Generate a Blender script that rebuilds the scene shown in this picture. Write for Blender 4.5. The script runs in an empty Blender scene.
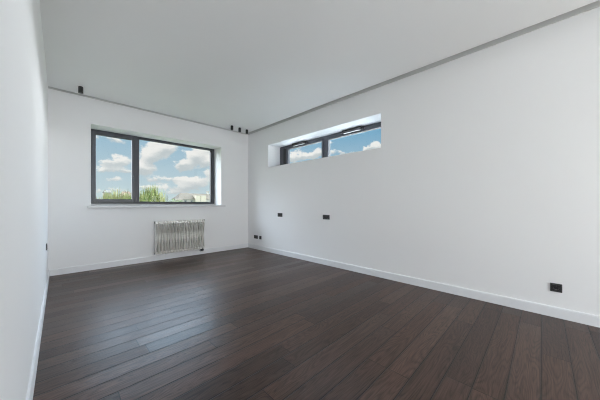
import bpy, bmesh, math, random
from mathutils import Vector, Matrix

sc = bpy.context.scene
C = sc.collection
PI = math.pi

# ------------------------------------------------------------------ camera
FPX, YAW, CY = 241.83, math.radians(44.863), 204.2
cam_d = bpy.data.cameras.new('camera'); cam = bpy.data.objects.new('camera', cam_d); C.objects.link(cam)
cam_d.sensor_width = 36.0
cam_d.lens = FPX / 600 * 36.0
cam_d.shift_y = (CY - 200) / 600
cam_d.clip_start, cam_d.clip_end = 0.02, 2000
cam.location = (0, 0, 1.1)
cam.rotation_euler = (PI / 2, 0, -YAW)
sc.camera = cam

# ------------------------------------------------------------------ world / sky
# sky brightness added out of view to light the room: left, right, overhead, behind
SKY_LEFT, SKY_RIGHT, SKY_UP, SKY_BACK = 4.3, 50.0, 12.5, .4
EXPOSURE = 0.03
FRONT_FILL, LEFT_FILL, RIGHT_FILL = 16.5, 1.8, 3.8  # radiance of the added fill lamps behind the viewpoint
world = bpy.data.worlds.new('sky'); sc.world = world
world.use_nodes = True
nt = world.node_tree; N = nt.nodes; LK = nt.links
for n in list(N): N.remove(n)

def val(tree, v):
    return v
def mth(tree, op, a, b=None, c=None, clamp=False):
    n = tree.nodes.new('ShaderNodeMath'); n.operation = op; n.use_clamp = clamp
    for i, v in enumerate((a, b, c)):
        if v is None: continue
        if isinstance(v, (int, float)): n.inputs[i].default_value = v
        else: tree.links.new(v, n.inputs[i])
    return n.outputs[0]
def mixc(tree, f, a, b, blend='MIX'):
    n = tree.nodes.new('ShaderNodeMix'); n.data_type = 'RGBA'; n.blend_type = blend
    for k, v in ((0, f), (6, a), (7, b)):
        if isinstance(v, (int, float)): n.inputs[k].default_value = v
        elif isinstance(v, tuple): n.inputs[k].default_value = (*v[:3], 1)
        else: tree.links.new(v, n.inputs[k])
    return n.outputs[2]
def mrange(tree, v, a, b, c, d, smooth=True):
    n = tree.nodes.new('ShaderNodeMapRange')
    n.interpolation_type = 'SMOOTHSTEP' if smooth else 'LINEAR'
    tree.links.new(v, n.inputs[0])
    for i, x in enumerate((a, b, c, d)):
        if isinstance(x, (int, float)): n.inputs[i + 1].default_value = x
        else: tree.links.new(x, n.inputs[i + 1])
    return n.outputs[0]
def noise(tree, vec, scale, detail=4, rough=.55, dim='3D', dist=0.0):
    n = tree.nodes.new('ShaderNodeTexNoise'); n.noise_dimensions = dim
    n.inputs['Scale'].default_value = scale; n.inputs['Detail'].default_value = detail
    n.inputs['Roughness'].default_value = rough; n.inputs['Distortion'].default_value = dist
    if vec is not None: tree.links.new(vec, n.inputs['Vector'])
    return n
def comb(tree, x, y, z):
    n = tree.nodes.new('ShaderNodeCombineXYZ')
    for i, v in enumerate((x, y, z)):
        if isinstance(v, (int, float)): n.inputs[i].default_value = v
        else: tree.links.new(v, n.inputs[i])
    return n.outputs[0]

tc = N.new('ShaderNodeTexCoord')
sx = N.new('ShaderNodeSeparateXYZ'); LK.new(tc.outputs['Generated'], sx.inputs[0])
dx, dy, dz = sx.outputs
az = mth(nt, 'ARCTAN2', dx, dy)
el = mth(nt, 'ARCSINE', dz)
flat = comb(nt, az, mth(nt, 'MULTIPLY', el, 1.5), 0)
nz1 = noise(nt, flat, 9, 6, .6)
nz2 = noise(nt, flat, 26, 6, .62)
sn = N.new('ShaderNodeSeparateColor'); LK.new(nz1.outputs['Color'], sn.inputs[0])
sn2 = N.new('ShaderNodeSeparateColor'); LK.new(nz2.outputs['Color'], sn2.inputs[0])
def warp(base, a, b, ka, kb):
    t = mth(nt, 'MULTIPLY_ADD', mth(nt, 'SUBTRACT', a, .5), ka, base)
    return mth(nt, 'MULTIPLY_ADD', mth(nt, 'SUBTRACT', b, .5), kb, t)
azw = warp(az, sn.outputs[0], sn2.outputs[0], .05, .035)
elw = warp(el, sn.outputs[1], sn2.outputs[1], .03, .025)
CLOUDS = [(0.122, 0.213, 0.056, 0.011, 0.7),(0.148, 0.146, 0.024, 0.02, 1),(0.112, 0.133, 0.023, 0.016, 0.9),
 (0.092, 0.109, 0.02, 0.009, 0.8),(0.157, 0.111, 0.032, 0.01, 0.7),(0.117, 0.079, 0.036, 0.009, 0.6),
 (0.228, 0.168, 0.032, 0.03, 1.1),(0.274, 0.2, 0.041, 0.024, 1.1),(0.207, 0.125, 0.018, 0.024, 1),(0.234, 0.12, 0.024, 0.014, 0.7),
 (0.377, 0.177, 0.035, 0.022, 1.1),(0.346, 0.146, 0.03, 0.019, 1),(0.402, 0.205, 0.028, 0.018, 0.9),(0.322, 0.137, 0.02, 0.014, 0.8),
 (0.416, 0.158, 0.022, 0.022, 0.8),(0.258, 0.088, 0.068, 0.012, 0.75),(0.215, 0.062, 0.05, 0.008, 0.7),(0.29, 0.045, 0.05, 0.007, 0.6),(0.12, 0.045, 0.05, 0.008, 0.6),(0.373, 0.084, 0.055, 0.019, 0.9),(0.339, 0.06, 0.067, 0.014, 0.7),
 (0.419, 0.116, 0.021, 0.019, 0.7),(0.75, 0.189, 0.037, 0.016, 1.0),(0.816, 0.197, 0.037, 0.014, 1.0),(0.857, 0.212, 0.021, 0.016, 0.9),
 (0.783, 0.221, 0.033, 0.012, 0.55),(0.915, 0.208, 0.021, 0.012, 0.65),(0.955, 0.208, 0.02, 0.010, 0.5),(1.007, 0.206, 0.036, 0.010, .75),
 (1.053, 0.22, 0.023, 0.012, 1.0),(1.088, 0.226, 0.023, 0.021, 1.1),(0.919, 0.246, 0.02, 0.008, 0.6)]
dens = None; under = None
for a, e, sa, se, w in CLOUDS:
    u = mth(nt, 'DIVIDE', mth(nt, 'SUBTRACT', azw, a), sa*1.08)
    v = mth(nt, 'DIVIDE', mth(nt, 'SUBTRACT', elw, e), se*1.12)
    r2 = mth(nt, 'MULTIPLY_ADD', v, v, mth(nt, 'MULTIPLY', u, u))
    g = mth(nt, 'MULTIPLY', mth(nt, 'EXPONENT', mth(nt, 'MULTIPLY', r2, -1.0)), w)
    dens = g if dens is None else mth(nt, 'ADD', dens, g)
    gu = mth(nt, 'MULTIPLY', g, v)
    under = gu if under is None else mth(nt, 'ADD', under, gu)
fbm = mth(nt, 'SUBTRACT', nz2.outputs['Fac'], .5)
dens = mth(nt, 'MULTIPLY_ADD', fbm, 1.9, dens)
# scattered cloud over the rest of the sky
rest = mrange(nt, noise(nt, tc.outputs['Generated'], 3.0, 6, .6).outputs['Fac'], .5, .66, 0, 1)
away = mrange(nt, mth(nt, 'ABSOLUTE', mth(nt, 'SUBTRACT', az, .6)), .7, 1.0, 0, 1)
cover = mrange(nt, dens, .36, .74, 0, 1)
cover = mth(nt, 'MAXIMUM', cover, mth(nt, 'MULTIPLY', rest, away))
blue = mixc(nt, mrange(nt, el, 0.0, .34, 0, 1, False), (.66, .77, .78), (.125, .39, .63))
blue = mixc(nt, mrange(nt, az, .38, .78, 0, 1), mixc(nt, .22, blue, (.55, .72, .80)), blue)
shade = mrange(nt, under, -.35, .25, 0, 1)
shade = mth(nt, 'MULTIPLY_ADD', fbm, .9, shade, clamp=True)
white = mixc(nt, shade, (.60, .66, .68), (.97, .97, .94))
sky = mixc(nt, cover, blue, white)
sky = mixc(nt, mrange(nt, el, -.02, .0, 1, 0), sky, (.30, .32, .30))
# extra sky brightness added overhead, to the sides and behind, where it stays unseen
bl = mth(nt, 'MULTIPLY', mrange(nt, az, .03, -.25, 0, 1), mrange(nt, az, -2.0, -1.6, 0, 1))
br = mth(nt, 'MULTIPLY', mrange(nt, az, 1.16, 1.32, 0, 1), mrange(nt, az, 2.25, 1.9, 0, 1))
bu = mth(nt, 'MULTIPLY', mth(nt, 'MULTIPLY', mrange(nt, el, .29, .5, 0, 1), mrange(nt, el, 1.0, .72, 0, 1)), mrange(nt, dy, .1, .35, 0, 1))
bb = mrange(nt, dy, .1, -.3, 0, 1)
strg = mth(nt, 'MULTIPLY_ADD', bl, SKY_LEFT, .92)
for k_, v_ in ((br, SKY_RIGHT), (bu, SKY_UP), (bb, SKY_BACK)): strg = mth(nt, 'MULTIPLY_ADD', k_, v_, strg)
warm = mixc(nt, mth(nt, 'MULTIPLY', mth(nt, 'MAXIMUM', bl, br), .75), sky, (.80, .82, .85))
warm = mixc(nt, mth(nt, 'MULTIPLY', bu, .8), warm, (.66, .78, .93))
bg = N.new('ShaderNodeBackground'); wo = N.new('ShaderNodeOutputWorld')
LK.new(warm, bg.inputs[0]); LK.new(strg, bg.inputs[1]); LK.new(bg.outputs[0], wo.inputs[0])
world.cycles.sampling_method = 'MANUAL'; world.cycles.sample_map_resolution = 1024

# room extents (metres)
L, R, B, F, H = -0.122, 3.428, 5.328, -4.6, 2.865
REV, WT = 0.35, 0.45            # depth of the window reveals, thickness of the walls
GAP_R, GAP_B = 0.118, 0.105      # shadow gap round the lowered ceiling
W1 = (0.375, 2.693, 1.076, 2.445)     # back window: x0 x1 z0 z1
W2 = (1.718, 4.488, 1.953, 2.470)    # right window: y0 y1 z0 z1
W3 = (0.15, 3.20, 0.05, 1.28)        # added glazing behind the camera, for a fill lamp
W4 = (-4.3, -1.3, 0.05, 1.60)        # added glazing in the left wall behind the camera, for a fill lamp
W5 = (-4.3, -1.3, 0.05, 1.60)        # added glazing in the right wall behind the camera, for a fill lamp

def portal(name, loc, rot, sx_, sy_):
    d = bpy.data.lights.new(name, 'AREA'); d.shape = 'RECTANGLE'; d.size = sx_; d.size_y = sy_
    d.cycles.is_portal = True
    o = bpy.data.objects.new(name, d); C.objects.link(o); o.location = loc; o.rotation_euler = rot
portal('window_portal', ((W1[0]+W1[1])/2, B+.44, (W1[2]+W1[3])/2), (-PI/2, 0, 0), W1[1]-W1[0], W1[3]-W1[2])
portal('window_portal', (R+.44, (W2[0]+W2[1])/2, (W2[2]+W2[3])/2), (PI/2, 0, PI/2), W2[1]-W2[0], W2[3]-W2[2])
def fill_light(name, loc, rot, sx_, sy_, radiance, col=(.98, .985, 1.0)):
    d = bpy.data.lights.new(name, 'AREA'); d.shape = 'RECTANGLE'; d.size = sx_; d.size_y = sy_
    d.energy = radiance * PI * sx_ * sy_; d.color = col
    o = bpy.data.objects.new(name, d); C.objects.link(o); o.location = loc; o.rotation_euler = rot
# added fill lamps, unseen, standing in the added openings behind the viewpoint
fill_light('fill_light_front', ((W3[0]+W3[1])/2, F-.3, (W3[2]+W3[3])/2), (PI/2, 0, 0), W3[1]-W3[0], W3[3]-W3[2], FRONT_FILL)
fill_light('fill_light_left', (L-.3, (W4[0]+W4[1])/2, (W4[2]+W4[3])/2), (PI/2, 0, -PI/2), W4[1]-W4[0], W4[3]-W4[2], LEFT_FILL)
fill_light('fill_light_right', (R+.3, (W5[0]+W5[1])/2, (W5[2]+W5[3])/2), (PI/2, 0, PI/2), W5[1]-W5[0], W5[3]-W5[2], RIGHT_FILL)

vs = sc.view_settings
sc.display_settings.display_device = 'sRGB'
vs.view_transform = 'Standard'; vs.look = 'None'; vs.gamma = 1.0; vs.exposure = EXPOSURE; vs.use_curve_mapping = False
cy = sc.cycles
cy.use_denoising = True; cy.denoising_prefilter = 'NONE'; cy.use_adaptive_sampling = False
cy.filter_width = 1.1
cy.max_bounces = 14; cy.diffuse_bounces = 9; cy.glossy_bounces = 5; cy.transparent_max_bounces = 12
cy.sample_clamp_indirect = 6.0; cy.caustics_reflective = False; cy.caustics_refractive = False

# ------------------------------------------------------------------ materials
def new_mat(name):
    m = bpy.data.materials.new(name); m.use_nodes = True
    return m, m.node_tree, m.node_tree.nodes['Principled BSDF']
def pos(tree):
    return tree.nodes.new('ShaderNodeNewGeometry').outputs['Position']
def bump(tree, bsdf, h, strength, dist):
    b = tree.nodes.new('ShaderNodeBump'); b.inputs['Strength'].default_value = strength; b.inputs['Distance'].default_value = dist
    tree.links.new(h, b.inputs['Height']); tree.links.new(b.outputs[0], bsdf.inputs['Normal'])

def simple(name, col, rough=.5, metal=0.0, var=.06, scale=6, bmp=0.0, spec=.5):
    m, t, b = new_mat(name)
    n = noise(t, pos(t), scale, 3)
    lo = tuple(c * (1 - var) for c in col); hi = tuple(min(1, c * (1 + var)) for c in col)
    t.links.new(mixc(t, n.outputs['Fac'], lo, hi), b.inputs['Base Color'])
    b.inputs['Roughness'].default_value = rough; b.inputs['Metallic'].default_value = metal
    b.inputs['Specular IOR Level'].default_value = spec
    if bmp:
        bump(t, b, noise(t, pos(t), 180, 2).outputs['Fac'], bmp, .002)
    return m

WALL = simple('white_wall_paint', (.86, .86, .865), .75, 0, .012, 1.2, .06, .25)
CEIL = simple('white_ceiling_paint', (.86, .862, .855), .9, 0, .01, 1.0, 0, .15)
TRIM = simple('white_baseboard_paint', (.80, .81, .83), .4, 0, .01, 3)
SILLM = simple('white_sill', (.71, .71, .72), .35, 0, .01, 3)
FRAME = simple('anthracite_window_frame', (.064, .067, .080), .38, 0, .08, 12)
SEAL = simple('black_gasket', (.008, .008, .009), .5, 0, .1, 20)
ACTM = simple('black_actuator', (.018, .018, .02), .35, 0, .1, 20)
ALU = simple('brushed_aluminium', (.62, .63, .64), .3, 1.0, .05, 40)
RADM = simple('warm_white_radiator_enamel', (.88, .865, .82), .5, 0, .02, 9)
RADP = simple('grey_radiator_plug', (.22, .22, .23), .4, .5, .05, 9)
BLK = simple('black_lacquer', (.012, .012, .013), .32, 0, .1, 20)
PLATE = simple('black_socket_plastic', (.030, .030, .032), .28, 0, .1, 30)
PFRAME = simple('anthracite_socket_frame', (.065, .065, .068), .25, 0, .1, 30)
PINM = simple('socket_contact_metal', (.5, .48, .42), .3, 1.0, .05, 30)
LENS = simple('spotlight_lens', (.30, .30, .31), .15, 0, .05, 30)
CONC = simple('grey_render', (.42, .42, .41), .9, 0, .1, 2)

def glass_mat():
    m, t, b = new_mat('window_glass'); t.nodes.remove(b)
    tr = t.nodes.new('ShaderNodeBsdfTransparent'); gl = t.nodes.new('ShaderNodeBsdfGlossy')
    n = noise(t, pos(t), .6, 1)
    t.links.new(mixc(t, n.outputs['Fac'], (.965, .97, .968), (.972, .975, .974)), tr.inputs[0])
    gl.inputs['Roughness'].default_value = 0.0; gl.inputs[0].default_value = (.9, .95, .95, 1)
    lw = t.nodes.new('ShaderNodeLayerWeight'); lw.inputs['Blend'].default_value = .5     # Facing = 1 - cos
    fr = mth(t, 'MULTIPLY_ADD', mth(t, 'POWER', lw.outputs['Facing'], 5.0), .8, .016)
    mx = t.nodes.new('ShaderNodeMixShader')
    t.links.new(fr, mx.inputs[0]); t.links.new(tr.outputs[0], mx.inputs[1]); t.links.new(gl.outputs[0], mx.inputs[2])
    t.links.new(mx.outputs[0], t.nodes['Material Output'].inputs[0])
    return m
GLASS = glass_mat()

def floor_mat():
    m, t, b = new_mat('dark_oak_planks')
    s = t.nodes.new('ShaderNodeSeparateXYZ'); t.links.new(pos(t), s.inputs[0])
    x, y, z = s.outputs
    PW, PL = .146, 1.45
    yr = mth(t, 'DIVIDE', mth(t, 'ADD', y, 10.212), PW)
    row = mth(t, 'FLOOR', yr); fy = mth(t, 'FRACT', yr)
    wn = t.nodes.new('ShaderNodeTexWhiteNoise'); wn.noise_dimensions = '1D'; t.links.new(row, wn.inputs['W'])
    xr = mth(t, 'ADD', mth(t, 'DIVIDE', x, PL), mth(t, 'MULTIPLY', wn.outputs['Value'], 13.7))
    col = mth(t, 'FLOOR', xr); fx = mth(t, 'FRACT', xr)
    wid = t.nodes.new('ShaderNodeTexWhiteNoise'); wid.noise_dimensions = '2D'
    t.links.new(comb(t, row, col, 0), wid.inputs['Vector'])
    pid = wid.outputs['Value']
    wc = t.nodes.new('ShaderNodeSeparateColor'); t.links.new(wid.outputs['Color'], wc.inputs[0])
    # distance to the plank's edges in metres
    ey = mth(t, 'MULTIPLY', mth(t, 'MINIMUM', fy, mth(t, 'SUBTRACT', 1.0, fy)), PW)
    ex = mth(t, 'MULTIPLY', mth(t, 'MINIMUM', fx, mth(t, 'SUBTRACT', 1.0, fx)), PL)
    edge = mth(t, 'MINIMUM', ex, ey)
    seam = mrange(t, edge, .0010, .0036, 1, 0)
    # grain runs along the plank
    gv = comb(t, mth(t, 'MULTIPLY_ADD', pid, 37.0, mth(t, 'MULTIPLY', x, 1.6)), mth(t, 'MULTIPLY', y, 26.0), mth(t, 'MULTIPLY', pid, 11.0))
    g1 = noise(t, gv, 1.5, 6, .62, dist=.9).outputs['Fac']
    g1 = mth(t, 'MINIMUM', mth(t, 'MAXIMUM', g1, .36), .66)
    gv2 = comb(t, mth(t, 'MULTIPLY_ADD', pid, 19.0, mth(t, 'MULTIPLY', x, 5.0)), mth(t, 'MULTIPLY', y, 150.0), mth(t, 'MULTIPLY', pid, 5.0))
    g2 = noise(t, gv2, 1.2, 3, .6).outputs['Fac']
    # cathedral rings
    cv = comb(t, mth(t, 'MULTIPLY_ADD', pid, 23.0, mth(t, 'MULTIPLY', x, .9)), mth(t, 'MULTIPLY', y, 7.0), mth(t, 'MULTIPLY', pid, 3.0))
    c0 = noise(t, cv, 1.0, 2, .5, dist=.4).outputs['Fac']
    ring = mth(t, 'ABSOLUTE', mth(t, 'SINE', mth(t, 'MULTIPLY', c0, 85.0)))
    g = mth(t, 'ADD', mth(t, 'MULTIPLY', g1, .46), mth(t, 'ADD', mth(t, 'MULTIPLY', g2, .38), mth(t, 'MULTIPLY', ring, .16)))
    base = mixc(t, mrange(t, g, .28, .66, 0, 1, False), (.013, .0072, .0054), (.090, .0525, .039))
    tint = mixc(t, wc.outputs[0], (.66, .67, .70), (1.32, 1.28, 1.24))
    base = mixc(t, 1.0, base, tint, 'MULTIPLY')
    # a few knots
    kn = t.nodes.new('ShaderNodeTexVoronoi'); kn.inputs['Scale'].default_value = 1.0
    t.links.new(comb(t, mth(t, 'MULTIPLY', x, .9), mth(t, 'MULTIPLY', y, 2.4), 0), kn.inputs['Vector'])
    base = mixc(t, mth(t, 'MULTIPLY', mrange(t, kn.outputs['Distance'], .02, .07, 1, 0), .6), base, (.012, .008, .007))
    base = mixc(t, mth(t, 'MULTIPLY', mrange(t, ey, .0, .014, 1, 0), .6), base, (.010, .007, .006))   # shade of the plank camber, painted as soft darkening along the long edges
    base = mixc(t, mth(t, 'MULTIPLY', seam, .92), base, (.006, .005, .005))
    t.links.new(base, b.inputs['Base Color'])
    rg = mth(t, 'MULTIPLY_ADD', wc.outputs[1], .10, mth(t, 'MULTIPLY_ADD', g, .10, FLOOR_ROUGH))
    t.links.new(rg, b.inputs['Roughness'])
    b.inputs['Specular IOR Level'].default_value = FLOOR_SPEC
    bev = mrange(t, ey, .0, .004, 0, .6)
    tilt = mth(t, 'MULTIPLY', mth(t, 'MULTIPLY', mth(t, 'SUBTRACT', wc.outputs[2], .5), mth(t, 'SUBTRACT', fy, .5)), 2.2)
    hgt = mth(t, 'ADD', mth(t, 'ADD', bev, mth(t, 'MULTIPLY', mth(t, 'ADD', mth(t, 'MULTIPLY', g1, .35), mth(t, 'MULTIPLY', g2, .5)), .75)), tilt)
    bump(t, b, hgt, .45, .004)
    return m
FLOOR_ROUGH, FLOOR_SPEC = .24, .28
FLOOR = floor_mat()

# ------------------------------------------------------------------ mesh helpers
class MB:
    """collects shapes for ONE mesh object"""
    def __init__(self): self.bm = bmesh.new()
    def box(self, x0, x1, y0, y1, z0, z1, bev=0.0, seg=2):
        r = bmesh.ops.create_cube(self.bm, size=1.0)
        vs_ = r['verts']
        bmesh.ops.scale(self.bm, vec=(x1-x0, y1-y0, z1-z0), verts=vs_)
        bmesh.ops.translate(self.bm, vec=((x0+x1)/2, (y0+y1)/2, (z0+z1)/2), verts=vs_)
        if bev:
            es = list({e for v in vs_ for e in v.link_edges})
            bmesh.ops.bevel(self.bm, geom=es, offset=bev, segments=seg, affect='EDGES', profile=.5)
        return self
    def cyl(self, p, q, r0, r1=None, seg=20, bev=0.0):
        p, q = Vector(p), Vector(q); r1 = r0 if r1 is None else r1
        d = q - p
        m = Matrix.Translation((p+q)/2) @ d.to_track_quat('Z', 'Y').to_matrix().to_4x4()
        r = bmesh.ops.create_cone(self.bm, cap_ends=True, cap_tris=False, segments=seg, radius1=r0, radius2=r1, depth=d.length, matrix=m)
        if bev:
            es = [e for e in {e for v in r['verts'] for e in v.link_edges} if any(len(f.verts) > 4 for f in e.link_faces)]
            bmesh.ops.bevel(self.bm, geom=es, offset=bev, segments=2, affect='EDGES', profile=.5)
        return self
    def tube(self, pts, r, seg=12):
        pts = [Vector(p) for p in pts]; rings = []
        for i, p in enumerate(pts):
            d = (pts[min(i+1, len(pts)-1)] - pts[max(i-1, 0)]).normalized()
            q = d.to_track_quat('Z', 'Y')
            rings.append([self.bm.verts.new(p + q @ Vector((r*math.cos(a*2*PI/seg), r*math.sin(a*2*PI/seg), 0))) for a in range(seg)])
        for a, b in zip(rings, rings[1:]):
            for k in range(seg): self.bm.faces.new((a[k], a[(k+1) % seg], b[(k+1) % seg], b[k]))
        self.bm.faces.new(list(reversed(rings[0]))); self.bm.faces.new(rings[-1])
        return self
    def prism(self, prof, axis, a, b):
        """closed profile of 2D points swept along an axis from a to b"""
        def P(u, v, w):
            return {'x': (w, u, v), 'y': (u, w, v), 'z': (u, v, w)}[axis]
        A = [self.bm.verts.new(P(u, v, a)) for u, v in prof]; D = [self.bm.verts.new(P(u, v, b)) for u, v in prof]
        n = len(prof)
        for i in range(n): self.bm.faces.new((A[i], A[(i+1) % n], D[(i+1) % n], D[i]))
        self.bm.faces.new(A); self.bm.faces.new(list(reversed(D)))
        return self
    def build(self, name, mat, parent=None, smooth=False):
        bmesh.ops.recalc_face_normals(self.bm, faces=self.bm.faces[:])
        me = bpy.data.meshes.new(name); self.bm.to_mesh(me); self.bm.free()
        if smooth:
            for p in me.polygons: p.use_smooth = True
            try: me.set_sharp_from_angle(angle=math.radians(40))
            except Exception: pass
        me.materials.append(mat)
        o = bpy.data.objects.new(name, me); C.objects.link(o)
        if parent is not None: o.parent = parent
        return o

def tag(o, label, cat, group=None, kind=None):
    o['label'] = label; o['category'] = cat
    if group: o['group'] = group
    if kind: o['kind'] = kind
    return o
def empty(name, loc=(0, 0, 0), rz=0):
    o = bpy.data.objects.new(name, None); C.objects.link(o); o.location = loc; o.rotation_euler = (0, 0, rz)
    o.empty_display_size = .1
    return o
def copy_tree(o, parent=None):
    c = o.copy(); C.objects.link(c)
    if parent is not None: c.parent = parent
    for ch in list(o.children): copy_tree(ch, c)
    return c

# ------------------------------------------------------------------ setting
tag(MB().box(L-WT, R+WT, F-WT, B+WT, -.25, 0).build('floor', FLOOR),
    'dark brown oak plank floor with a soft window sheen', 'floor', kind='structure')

def wall_x(name, y0, y1, hole, label, xa=L-WT, xb=R+WT):
    m = MB(); x0, x1, z0, z1 = hole
    m.box(xa, x0, y0, y1, 0, H+.25).box(x1, xb, y0, y1, 0, H+.25)
    m.box(x0, x1, y0, y1, 0, z0).box(x0, x1, y0, y1, z1, H+.25)
    return tag(m.build(name, WALL), label, 'wall', kind='structure')
def wall_y(name, x0, x1, holes, label):
    m = MB(); y = F
    for y0, y1, z0, z1 in holes:
        m.box(x0, x1, y, y0, 0, H+.25)
        m.box(x0, x1, y0, y1, 0, z0).box(x0, x1, y0, y1, z1, H+.25)
        y = y1
    m.box(x0, x1, y, B, 0, H+.25)
    return tag(m.build(name, WALL), label, 'wall', kind='structure')
wall_x('wall_back', B, B+WT, W1, 'white end wall with the large window above the radiator')
wall_y('wall_right', R, R+WT, [W5, W2], 'long white wall with the narrow high window')
wall_y('wall_left', L-WT, L, [W4], 'white wall close at the left edge of the view')
wall_x('wall_front', F-WT, F, W3, 'white wall behind the viewpoint')

cm = MB()
cm.box(L, R-GAP_R, F, B-GAP_B, H, H+.045)              # lowered plasterboard panel, clear of the walls
cm.box(L-WT, R+WT, F-WT, B+WT, H+.25, H+.5)            # slab above
cm.box(R-GAP_R-.06, R-GAP_R-.03, F, B-GAP_B-.03, H+.045, H+.25)
cm.box(L, R-GAP_R-.06, B-GAP_B-.06, B-GAP_B-.03, H+.045, H+.25)
tag(cm.build('ceiling', CEIL), 'plain white lowered ceiling with a shadow gap along the walls', 'ceiling', kind='structure')

GREYP = simple('grey_shadow_profile', (.62, .62, .61), .6, 0, .02, 4)
tag(MB().box(R-.012, R, F, B-.012, H+.004, H+.24).build('trim_1', GREYP), 'grey shadow gap profile between the ceiling and the long right wall', 'trim', kind='structure')
tag(MB().box(L, R, B-.012, B, H+.004, H+.24).build('trim_2', GREYP), 'grey shadow gap profile between the ceiling and the end wall', 'trim', kind='structure')
def base_prof(s=1):
    return [(0, 0), (.016, 0), (.016, .088), (.012, .1), (0, .1)]
def skirting(name, axis, face, sgn, a, b, label):
    prof = [(face + sgn*u, v) for u, v in base_prof()]
    return tag(MB().prism(prof, axis, a, b).build(name, TRIM), label, 'baseboard', kind='structure')
skirting('baseboard_back', 'x', B, -1, L+.016, R-.016, 'white baseboard along the end wall under the radiator')
skirting('baseboard_right', 'y', R, -1, W5[1], B, 'white baseboard along the long right wall')
skirting('baseboard_left', 'y', L, 1, W4[1], B, 'white baseboard along the left wall')

# ------------------------------------------------------------------ windows
def rect_frame(m, a0, a1, z0, z1, wl, wr, wb, wt_, put):
    put(m, a0, a0+wl, z0, z1); put(m, a1-wr, a1, z0, z1)
    put(m, a0+wl, a1-wr, z0, z0+wb); put(m, a0+wl, a1-wr, z1-wt_, z1)
def put_x(y0, y1, bev=.004):
    return lambda m, a, b, z0, z1: m.box(a, b, y0, y1, z0, z1, bev, 1)
def put_y(x0, x1, bev=.004):
    return lambda m, a, b, z0, z1: m.box(x0, x1, a, b, z0, z1, bev, 1)

# window 1: opening casement on the left, fixed light on the right
w1 = empty('window_1', ((W1[0]+W1[1])/2, B+REV, W1[2])); tag(w1, 'large dark framed window in the end wall above the radiator', 'window', kind='structure')
def under(o, root):
    o.parent = root; o.matrix_parent_inverse = Matrix.Translation(-root.location)
    return o
x0, x1, z0, z1 = W1
zs = z0; z0 += .032          # the frame stands on a low white riser
yf = B + REV
m = MB(); rect_frame(m, x0, x1, z0, z1, .035, .045, .03, .032, put_x(yf, yf+.08))
m.box(1.058, 1.118, yf, yf+.08, z0+.03, z1-.032, .004, 1)
fr1 = under(m.build('window_frame', FRAME), w1)
m = MB(); rect_frame(m, x0+.036, 1.057, z0+.031, z1-.033, .055, .048, .058, .054, put_x(yf-.012, yf+.06))
s1 = under(m.build('sash', FRAME), w1)
MB().box(x0+.088, 1.012, yf+.030, yf+.036, z0+.086, z1-.084).build('pane', GLASS, s1)
m = MB(); rect_frame(m, 1.113, x1-.046, z0+.026, z1-.028, .018, .05, .02, .02, put_x(yf-.004, yf+.055))
s2 = under(m.build('glazing_bead', FRAME), w1)
MB().box(1.128, x1-.09, yf+.030, yf+.036, z0+.042, z1-.044).build('pane', GLASS, s2)
# seals round the glass
m = MB(); rect_frame(m, x0+.085, 1.016, z0+.083, z1-.081, .006, .006, .006, .006, put_x(yf+.012, yf+.034, 0)); m.build('gasket', SEAL, s1)
m = MB(); rect_frame(m, x1-.075, x1-.062, z0+.05, z1-.05, .004, .004, .004, .004, put_x(yf-.008, yf, 0)); under(m.build('gasket', SEAL), w1)
hg = under(MB().cyl((x1-.102, yf-.012, z1-.095), (x1-.102, yf-.012, z1-.055), .010, seg=12).box(x1-.102, x1-.07, yf-.012, yf-.002, z1-.092, z1-.058).build('hinge', SEAL), w1)
hd = under(MB().box(1.022, 1.046, yf-.024, yf-.010, 1.60, 1.66, .003).box(1.024, 1.044, yf-.052, yf-.022, 1.635, 1.655, .004).box(1.026, 1.042, yf-.060, yf-.044, 1.53, 1.655, .005).build('handle', FRAME), w1)
sill = under(MB().box(x0-.052, x1+.085, B-.055, B+.002, zs-.036, zs, .004).box(x0, x1, B-.01, yf, zs-.036, zs).box(x0, x1, yf-.004, yf+.08, zs-.03, z0).build('window_sill', SILLM), w1)

# window 2: narrow high window with two tilting lights and a chain actuator over each
w2 = empty('window_2', (R+REV, (W2[0]+W2[1])/2, W2[2])); tag(w2, 'narrow high horizontal window in the long right wall', 'window', kind='structure')
y0, y1, z0, z1 = W2
xf = R + REV
m = MB(); rect_frame(m, y0, y1, z0, z1, .05, .150, .045, .04, put_y(xf, xf+.08))
m.box(xf, xf+.08, 3.045, 3.115, z0+.045, z1-.04, .004, 1)
under(m.build('window_frame', FRAME), w2)
for a, b in ((y0+.052, 3.043), (3.117, y1-.245)):
    m = MB(); rect_frame(m, a, b, z0+.03, z1-.038, .052, .052, .05, .055, put_y(xf-.012, xf+.06))
    s = under(m.build('sash', FRAME), w2)
    MB().box(xf+.03, xf+.036, a+.048, b-.048, z0+.075, z1-.088).build('pane', GLASS, s)
    m = MB(); rect_frame(m, a+.047, b-.047, z0+.075, z1-.088, .006, .006, .006, .006, put_y(xf+.010, xf+.034, 0)); m.build('gasket', SEAL, s)
under(MB().box(xf-.020, xf+.06, y1-.243, y1-.152, z0+.045, z1-.062, .004, 1).build('frame_post', SEAL), w2)
for yc in (2.43, 3.785):
    a = under(MB().box(xf-.075, xf-.012, yc-.19, yc+.19, z1-.068, z1-.012, .004).build('actuator', ACTM), w2)
    a['label'] = 'black electric window opener with a silver underside'
    MB().box(xf-.073, xf-.034, yc-.165, yc+.165, z1-.0715, z1-.067).build('cover_strip', ALU, a)
    MB().box(xf-.045, xf-.012, yc-.25, yc-.19, z1-.062, z1-.035, .003).build('bracket', ACTM, a)
    MB().box(xf-.030, xf-.012, yc-.02, yc+.02, z1-.09, z1-.068, .003).build('chain_bracket', ACTM, a)

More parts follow.
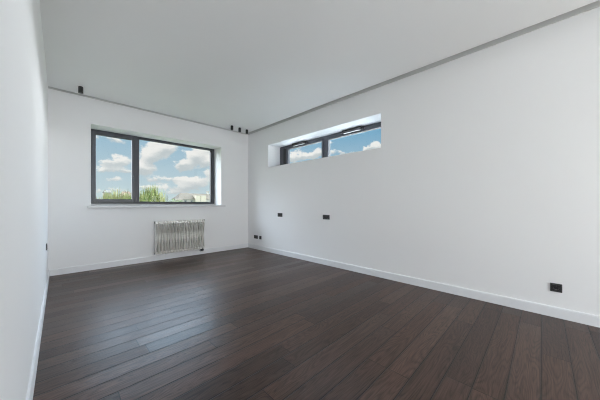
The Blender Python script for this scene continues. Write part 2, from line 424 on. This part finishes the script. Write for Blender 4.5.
# unseen glazing added behind the viewpoint to house the fill lamps
w3 = empty('added_window_3', ((W3[0]+W3[1])/2, F-.2, W3[2])); tag(w3, 'wide low glazing added behind the viewpoint for fill light', 'window', kind='structure')
m = MB(); rect_frame(m, W3[0], W3[1], W3[2], W3[3], .05, .05, .05, .05, put_x(F-.25, F-.17)); m.box(1.64, 1.71, F-.25, F-.17, W3[2]+.05, W3[3]-.05)
under(m.build('window_frame', FRAME), w3)  # frame of the added glazing
for a, b in ((W3[0]+.05, 1.64), (1.71, W3[1]-.05)): under(MB().box(a, b, F-.215, F-.209, W3[2]+.05, W3[3]-.05).build('pane', GLASS), w3)  # panes of the added glazing
for nm, W, xo, lb in (('added_window_4', W4, L-.25, 'wide glazing added for fill light in the left wall behind the viewpoint'), ('added_window_5', W5, R+.17, 'wide glazing added for fill light in the right wall behind the viewpoint')):
    w = empty(nm, (xo+.05, (W[0]+W[1])/2, W[2])); tag(w, lb, 'window', kind='structure')
    ym = (W[0]+W[1])/2
    m = MB(); rect_frame(m, W[0], W[1], W[2], W[3], .05, .05, .05, .05, put_y(xo, xo+.08)); m.box(xo, xo+.08, ym-.03, ym+.03, W[2]+.05, W[3]-.05)
    under(m.build('window_frame', FRAME), w)  # frame of the added glazing
    for a, b in ((W[0]+.05, ym-.03), (ym+.03, W[1]-.05)): under(MB().box(xo+.035, xo+.041, a, b, W[2]+.05, W[3]-.05).build('pane', GLASS), w)

# ------------------------------------------------------------------ radiator
RX0, PITCH, NSEC = 1.298, .0527, 18
RY, RZ0, RZ1 = 5.235, .135, .768
rad = empty('radiator', (RX0 + PITCH*NSEC/2, RY, 0)); tag(rad, 'warm white column radiator on the end wall below the large window', 'radiator')
def section_mesh():
    m = MB()
    for dy_ in (-.033, 0, .033):                # three tubes one behind the other
        pts = [(0, dy_*.5, RZ0+.012), (0, dy_*.9, RZ0+.03), (0, dy_, RZ0+.05), (0, dy_, RZ1-.05), (0, dy_*.9, RZ1-.03), (0, dy_*.5, RZ1-.012)]
        m.tube(pts, .0232, 18)
    for z, q in ((RZ0+.026, -1), (RZ1-.026, 1)):    # pressed heads, joined through low hubs
        m.box(-.0215, .0215, -.044, .044, z-.024, z+.024, .0150, 3)
        m.cyl((-PITCH/2+.0005, 0, z-q*.008), (PITCH/2-.0005, 0, z-q*.008), .016, seg=14)
    return m
sec0 = section_mesh().build('section', RADM, rad, True)
for i in range(NSEC):
    s = sec0 if i == 0 else sec0.copy()
    if i: C.objects.link(s); s.parent = rad
    s.location = (RX0 + PITCH*(i+.5) - rad.location.x, 0, 0)
for sx_, zz in ((-1, RZ1-.02), (-1, RZ0+.02), (1, RZ1-.02)):
    xe = sx_*PITCH*NSEC/2
    o = MB().cyl((xe, 0, zz), (xe+sx_*.012, 0, zz), .019, seg=6, bev=.002).build('end_plug', RADP, rad)
xe = PITCH*NSEC/2
v = MB().box(xe-.075, xe-.010, -.026, .026, RZ0-.022, RZ0+.004, .004).cyl((xe-.062, 0, RZ0-.045), (xe-.062, 0, RZ0-.015), .014).cyl((xe-.024, 0, RZ0-.045), (xe-.024, 0, RZ0-.015), .014).build('valve', SEAL, rad)
v['label'] = 'dark connection valve'
for dx_ in (-.062, -.024):
    MB().tube([(xe+dx_, 0, RZ0-.04), (xe+dx_, .01, RZ0-.05), (xe+dx_, .03, RZ0-.055), (xe+dx_, .090, RZ0-.055)], .008).build('pipe', RADP, v)
for bx_ in (-.36, .36):
    for zz in (RZ0+.05, RZ1-.06): MB().box(bx_-.012, bx_+.012, .04, .0915, zz-.02, zz+.02, .002).build('bracket', RADM, rad)

# ------------------------------------------------------------------ ceiling spotlights
def make_spot():
    r = empty('spotlight')
    MB().cyl((0, 0, -.006), (0, 0, 0), .026, seg=28).build('mounting_plate', BLK, r, True)
    MB().cyl((0, 0, -.098), (0, 0, -.006), .0295, seg=32, bev=.002).build('body', BLK, r, True)
    m = MB()
    m.cyl((0, 0, -.0995), (0, 0, -.098), .022, seg=24)
    m.build('lens', LENS, r)
    return r
SPOTS = [(.228, 4.90, 'black cylinder ceiling spotlight standing alone near the left wall'),
         (2.752, 4.935, 'leftmost of the three black ceiling spotlights grouped near the far corner'),
         (2.955, 4.945, 'middle one of the three black ceiling spotlights grouped near the far corner'),
         (3.150, 4.950, 'black ceiling spotlight nearest the far corner, rightmost of the three')]
sp0 = make_spot()
for i, (x, y, lb) in enumerate(SPOTS):
    o = sp0 if i == 0 else copy_tree(sp0)
    o.location = (x, y, H); tag(o, lb, 'spotlight', 'black ceiling spotlights')

# ------------------------------------------------------------------ sockets
def plate_mesh(n):
    """outer frame of n gangs, wall at y=0, front towards -y"""
    m = MB(); w = .0405 + .0355*(n-1)
    for s in (-1, 1): m.box(s*w - (.0125 if s > 0 else 0), s*w + (0 if s > 0 else .0125), -.010, 0, -.0405, .0405, .002)
    m.box(-w+.0125, w-.0125, -.010, 0, .028, .0405, .002).box(-w+.0125, w-.0125, -.010, 0, -.0405, -.028, .002)
    for k in range(n-1):
        c = -.0355*(n-1) + .071*(k+.5); m.box(c-.0078, c+.0078, -.010, 0, -.028, .028, .0015)
    return m
def insert_mesh(c):
    """square insert with a round recess"""
    m = MB(); bm = m.bm; S = 32; h = .0277; r = .0195
    sq, ci, de, bk = [], [], [], []
    for k in range(S):
        a = 2*PI*k/S; ca, sa = math.cos(a), math.sin(a); q = h/max(abs(ca), abs(sa))
        sq.append(bm.verts.new((c+ca*q, -.0125, sa*q))); ci.append(bm.verts.new((c+ca*r, -.0125, sa*r)))
        de.append(bm.verts.new((c+ca*r*.97, -.0015, sa*r*.97))); bk.append(bm.verts.new((c+ca*q, 0, sa*q)))
    for k in range(S):
        j = (k+1) % S
        bm.faces.new((sq[k], sq[j], ci[j], ci[k])); bm.faces.new((ci[k], ci[j], de[j], de[k])); bm.faces.new((sq[j], sq[k], bk[k], bk[j]))
    bm.faces.new(de)
    return m
def make_socket(n):
    r = empty('wall_socket')
    plate_mesh(n).build('frame', PFRAME, r)
    for k in range(n):
        c = -.0355*(n-1) + .071*k
        ins = insert_mesh(c).build('insert', PLATE, r)
        for q in (-.0095, .0095): MB().cyl((c+q, -.0030, 0), (c+q, -.0010, 0), .0028, seg=12).build('pin_hole', SEAL, ins)
        for q in (-.0175, .0175): MB().box(c-.003, c+.003, -.010, -.0015, q-.001, q+.001).build('earth_clip', PINM, ins)
    return r
single, double = make_socket(1), make_socket(2)
SOCK = [(double, (R, 4.060, .866), -PI/2, 'black double wall socket below the left half of the high window, near the far corner'),
        (double, (R, 2.768, .866), -PI/2, 'black double wall socket at mid height below the right half of the high window'),
        (double, (R, 4.977, .297), -PI/2, 'low black double wall socket above the baseboard beside the far corner'),
        (single, (R, 4.790, .297), -PI/2, 'low black single wall socket right of the double one by the far corner'),
        (single, (R, -.090, .288), -PI/2, 'black single wall socket low on the long right wall, nearest the viewpoint'),
        (single, (L, 4.520, .550), PI/2, 'black single wall socket on the left wall, seen edge-on')]
used = set()
for src, loc, rz, lb in SOCK:
    o = copy_tree(src) if src.name in used else src
    used.add(src.name)
    o.location = loc; o.rotation_euler = (0, 0, rz); tag(o, lb, 'socket', 'black wall sockets')

# ------------------------------------------------------------------ outdoors
GZ = -.45
def ground_mat():
    m, t, b = new_mat('meadow'); n = noise(t, pos(t), .3, 5)
    t.links.new(mixc(t, n.outputs['Fac'], (.07, .085, .045), (.14, .145, .085)), b.inputs['Base Color']); b.inputs['Roughness'].default_value = .95
    return m
tag(MB().box(-250, 300, -200, 420, GZ-.2, GZ).build('ground', ground_mat()), 'grassy ground outside the windows', 'ground', kind='structure')

PAVE = simple('pale_bounce_paving', (.78, .75, .69), .85, 0, .06, .8)  # paving added out of view, bounces light up into the high window's recess
tag(MB().box(R+WT, R+WT+9, -9, B+WT+3, GZ, GZ+.06).build('bounce_terrace', PAVE), 'unseen pale paving added outside the high window to bounce light', 'bounce_terrace', kind='structure')

def leaf_mat(name, a, b_):
    m, t, b = new_mat(name); n = noise(t, pos(t), 4.0, 3)
    t.links.new(mixc(t, mrange(t, n.outputs['Fac'], .35, .65, 0, 1), a, b_), b.inputs['Base Color']); b.inputs['Roughness'].default_value = .7
    b.inputs['Specular IOR Level'].default_value = .2
    return m
REED = leaf_mat('reed_leaf', (.10, .145, .035), (.25, .29, .09))
REEDY = leaf_mat('dry_reed_leaf', (.18, .20, .06), (.33, .33, .14))
STALK = leaf_mat('reed_stalk', (.16, .15, .06), (.25, .22, .10))
CON = leaf_mat('conifer_needles', (.05, .085, .04), (.10, .15, .06))
BUSH = leaf_mat('bush_leaf', (.11, .17, .07), (.24, .30, .13))
BARK = leaf_mat('bark', (.06, .045, .03), (.12, .09, .06))
rnd = random.Random(4)
def blade(bm, base, top, bend, w, rz):
    """an arching leaf with a folded midrib"""
    n = 4; prev = None; side = Vector((math.cos(rz), math.sin(rz), 0)); nrm = Vector((-math.sin(rz), math.cos(rz), 0))
    for i in range(n+1):
        f = i/n; p = base.lerp(top, f) + bend*(f*f); ww = w*(1-f)**.7*(.5+f if f < .5 else 1)
        r = [bm.verts.new(p - side*ww), bm.verts.new(p + nrm*ww*.5), bm.verts.new(p + side*ww)]
        if prev:
            bm.faces.new((prev[0], prev[1], r[1], r[0])); bm.faces.new((prev[1], prev[2], r[2], r[1]))
        prev = r
def reed(x, y, h, wid, n, mat, label):
    r = empty('reed_clump', (x, y, GZ)); tag(r, label, 'reeds', 'reeds outside the large window')
    m = MB(); s = MB()
    for k in range(n):
        a = rnd.uniform(0, 2*PI); q = wid*math.sqrt(rnd.random()); p = Vector((q*math.cos(a), q*math.sin(a)*.6, 0))
        hh = h*(1 - .2*(q/wid)**2)*rnd.uniform(.80, 1.0)
        lean = Vector((rnd.uniform(-.12, .12), rnd.uniform(-.12, .12), 0))
        if k % 4 == 0: s.tube([p, p + lean*.4 + Vector((0, 0, hh*.5)), p + lean + Vector((0, 0, hh*.93))], .007, 5)
        st = rnd.uniform(0, .45)*hh
        blade(m.bm, p + lean*.3 + Vector((0, 0, st)), p + lean + Vector((0, 0, hh)), Vector((rnd.uniform(-.2, .2), rnd.uniform(-.2, .2), -.04)), rnd.uniform(.014, .034), rnd.uniform(0, PI))
    m.build('leaves', mat, r); s.build('stalks', STALK, r)
REEDS = [(1.00, 13.2, 1.36, .18, 70, REED, 'pale green reed clump at the left edge of the large window'),
         (1.27, 12.6, 1.86, .17, 80, REEDY, 'yellowish reed clump in front of the small cream house'),
         (1.52, 13.4, 1.95, .17, 80, REED, 'reed clump just right of the small cream house'),
         (1.80, 12.8, 1.99, .18, 80, REEDY, 'reed clump left of the red roofed house in the left pane'),
         (2.10, 13.3, 1.87, .18, 80, REED, 'reed clump in front of the red roofed house'),
         (2.36, 12.7, 1.80, .14, 60, REEDY, 'reed clump beside the window mullion in the left pane'),
         (2.66, 13.0, 2.08, .17, 90, REED, 'bright reed clump just right of the window mullion'),
         (2.92, 13.3, 2.30, .18, 100, REED, 'tall green reed clump left of the tallest in the right pane'),
         (3.17, 12.8, 2.36, .18, 110, REED, 'tallest green reed clump in the right pane'),
         (3.40, 13.4, 2.14, .15, 80, REEDY, 'outermost right reed clump, left of the dark conifers')]
for k, (x, y, h, w, n, mt_, lb) in enumerate(REEDS):
    yy = (11.6, 13.0, 14.4)[k % 3]          # three staggered rows
    reed(x*yy/13, yy, (h*1.1 + (.13 if 1.2 < x < 1.6 else .30 if x < 2.5 else .12) - 1.55)*yy/13 + 1.55, w*1.05*yy/13, int(n*2.6), mt_, lb)

def conifer(x, y, h, w, label):
    r = empty('conifer_tree', (x, y, GZ)); tag(r, label, 'tree', 'trees outside the large window')
    MB().cyl((0, 0, 0), (0, 0, h*.95), .10, .02, 8).build('trunk', BARK, r)
    m = MB()
    for k in range(16):
        f = k/16; z = h*(.10 + .86*f); rad_ = w*(1-f)**.8 + .05
        for j in range(11):
            a = j*2*PI/11 + k*.7; d = Vector((math.cos(a), math.sin(a), 0)); q = rad_*rnd.uniform(.75, 1.1)
            blade(m.bm, Vector((0, 0, z)), Vector((0, 0, z+.12*h*.5)) + d*q, Vector((0, 0, -.10*h*.5)), .16*w+.05, a+PI/2)
    m.build('crown', CON, r)
conifer(16.35, 60, 3.95, .55, 'slim dark conifer right of the reeds, left one of two')
conifer(18.0, 62.5, 3.90, .50, 'slim dark conifer right of the reeds, right one of two')
def bush(x, y, h, w, label):
    r = empty('leafy_tree', (x, y, GZ)); tag(r, label, 'tree', 'trees outside the large window')
    MB().cyl((0, 0, 0), (0, 0, h*.6), .12, .05, 8).build('trunk', BARK, r)
    m = MB()
    for k in range(420):
        v = Vector((rnd.gauss(0, 1), rnd.gauss(0, 1), rnd.gauss(0, 1))).normalized()*rnd.uniform(.55, 1)
        c = Vector((v.x*w, v.y*w, h*.6 + v.z*h*.40)); a = rnd.uniform(0, 2*PI)
        blade(m.bm, c, c + Vector((math.cos(a)*.25, math.sin(a)*.25, rnd.uniform(-.05, .25))), Vector((0, 0, -.05)), .07, a+PI/2)
    m.build('crown', BUSH, r)
bush(18.55, 60, 2.9, 1.0, 'low green tree right of the two conifers')
bush(20.6, 62, 2.65, 1.0, 'small pale green tree left of the long brown roof')
bush(15.3, 59, 3.4, .9, 'rounded green tree partly behind the tall reeds')

CREAM = simple('cream_render', (.27, .225, .16), .9, 0, .06, .4)
WHITEH = simple('white_render', (.38, .355, .31), .9, 0, .05, .4)
ROOFD = simple('dark_brown_roof', (.09, .08, .065), .85, 0, .15, .8)
ROOFR = simple('red_clay_roof', (.11, .065, .048), .85, 0, .15, .8)
ROOFB = simple('brown_grey_roof', (.075, .058, .036), .85, 0, .15, .8)
PANE = simple('dark_window_pane', (.10, .11, .12), .15, 0, .1, 1)
DORM = simple('pale_cream_render', (.52, .45, .35), .9, 0, .05, .4)
def house(name, x0, x1, y0, y1, ze, zr, wm, rm, label, wins, chims, hip=.0):
    r = empty(name, ((x0+x1)/2, y0, GZ)); tag(r, label, 'house', 'houses far outside the large window')
    hx, dy_ = (x1-x0)/2, y1-y0
    MB().box(-hx, hx, 0, dy_, 0, ze-GZ).build('wall', wm, r)
    m = MB(); bm = m.bm; ov = .35; e = ze-GZ; t = zr-GZ; hp = hip*hx
    a = [bm.verts.new(p) for p in ((-hx-ov, -ov, e-.05), (hx+ov, -ov, e-.05), (hx+ov, dy_+ov, e-.05), (-hx-ov, dy_+ov, e-.05))]
    b = [bm.verts.new((-hx-ov+hp, dy_/2, t)), bm.verts.new((hx+ov-hp, dy_/2, t))]
    for f in ((a[0], a[1], b[1], b[0]), (a[2], a[3], b[0], b[1]), (a[1], a[2], b[1]), (a[3], a[0], b[0]), (a[3], a[2], a[1], a[0])): bm.faces.new(f)
    rf = m.build('roof', rm, r)
    for (wx, wz, ww, wh) in wins:
        f = MB().box(wx-ww/2, wx+ww/2, -.08, .02, wz, wz+wh).build('window', WHITEH, r)
        MB().box(wx-ww/2+.1, wx+ww/2-.1, -.10, -.07, wz+.1, wz+wh-.1).build('pane', PANE, f)
    for (cx, cw, ct) in chims:
        c = MB().box(cx-cw/2, cx+cw/2, dy_/2-cw/2, dy_/2+cw/2, e*.6, ct-GZ).box(cx-cw/2-.1, cx+cw/2+.1, dy_/2-cw/2-.1, dy_/2+cw/2+.1, ct-GZ-.25, ct-GZ).build('chimney', WHITEH, r)
    return r
house('cottage', 25.6, 30.0, 250, 258, 10.6, 12.6, CREAM, ROOFD, 'small cream house with a dark roof among the reeds in the left pane', [(-.9, 6.2, 1.1, 1.8), (1.0, 6.2, 1.1, 1.8)], [(-1.2, .6, 13.0)], .35)
house('cottage', 29.6, 36.0, 200, 209, 6.8, 9.9, CREAM, ROOFR, 'house with a reddish roof above the reeds in the left pane', [(-1.6, 4.2, 1.1, 1.6), (1.4, 4.2, 1.1, 1.6)], [(1.6, .6, 10.4)], .45)
lh = house('long_house', 50.0, 76.0, 152, 164, 4.2, 8.0, WHITEH, ROOFB, 'long pale house with a brown roof at the right of the large window', [(-9.0, 2.6, 1.2, 1.4), (-5.5, 2.6, 1.2, 1.4), (7.5, 2.6, 1.2, 1.4)], [(7.2, 1.2, 9.8)], .25)
for wx in (-1.9, 1.7):
    MB().box(wx-1.6, wx+1.6, -.7, 5.0, 0, 7.0).build('dormer_wall', DORM, lh)
house('garden_house', 46.6, 50.5, 146, 150, 3.4, 4.5, WHITEH, ROOFB, 'tiny white outbuilding left of the long pale house', [(0, 1.6, 1.0, 1.2)], [], .3)
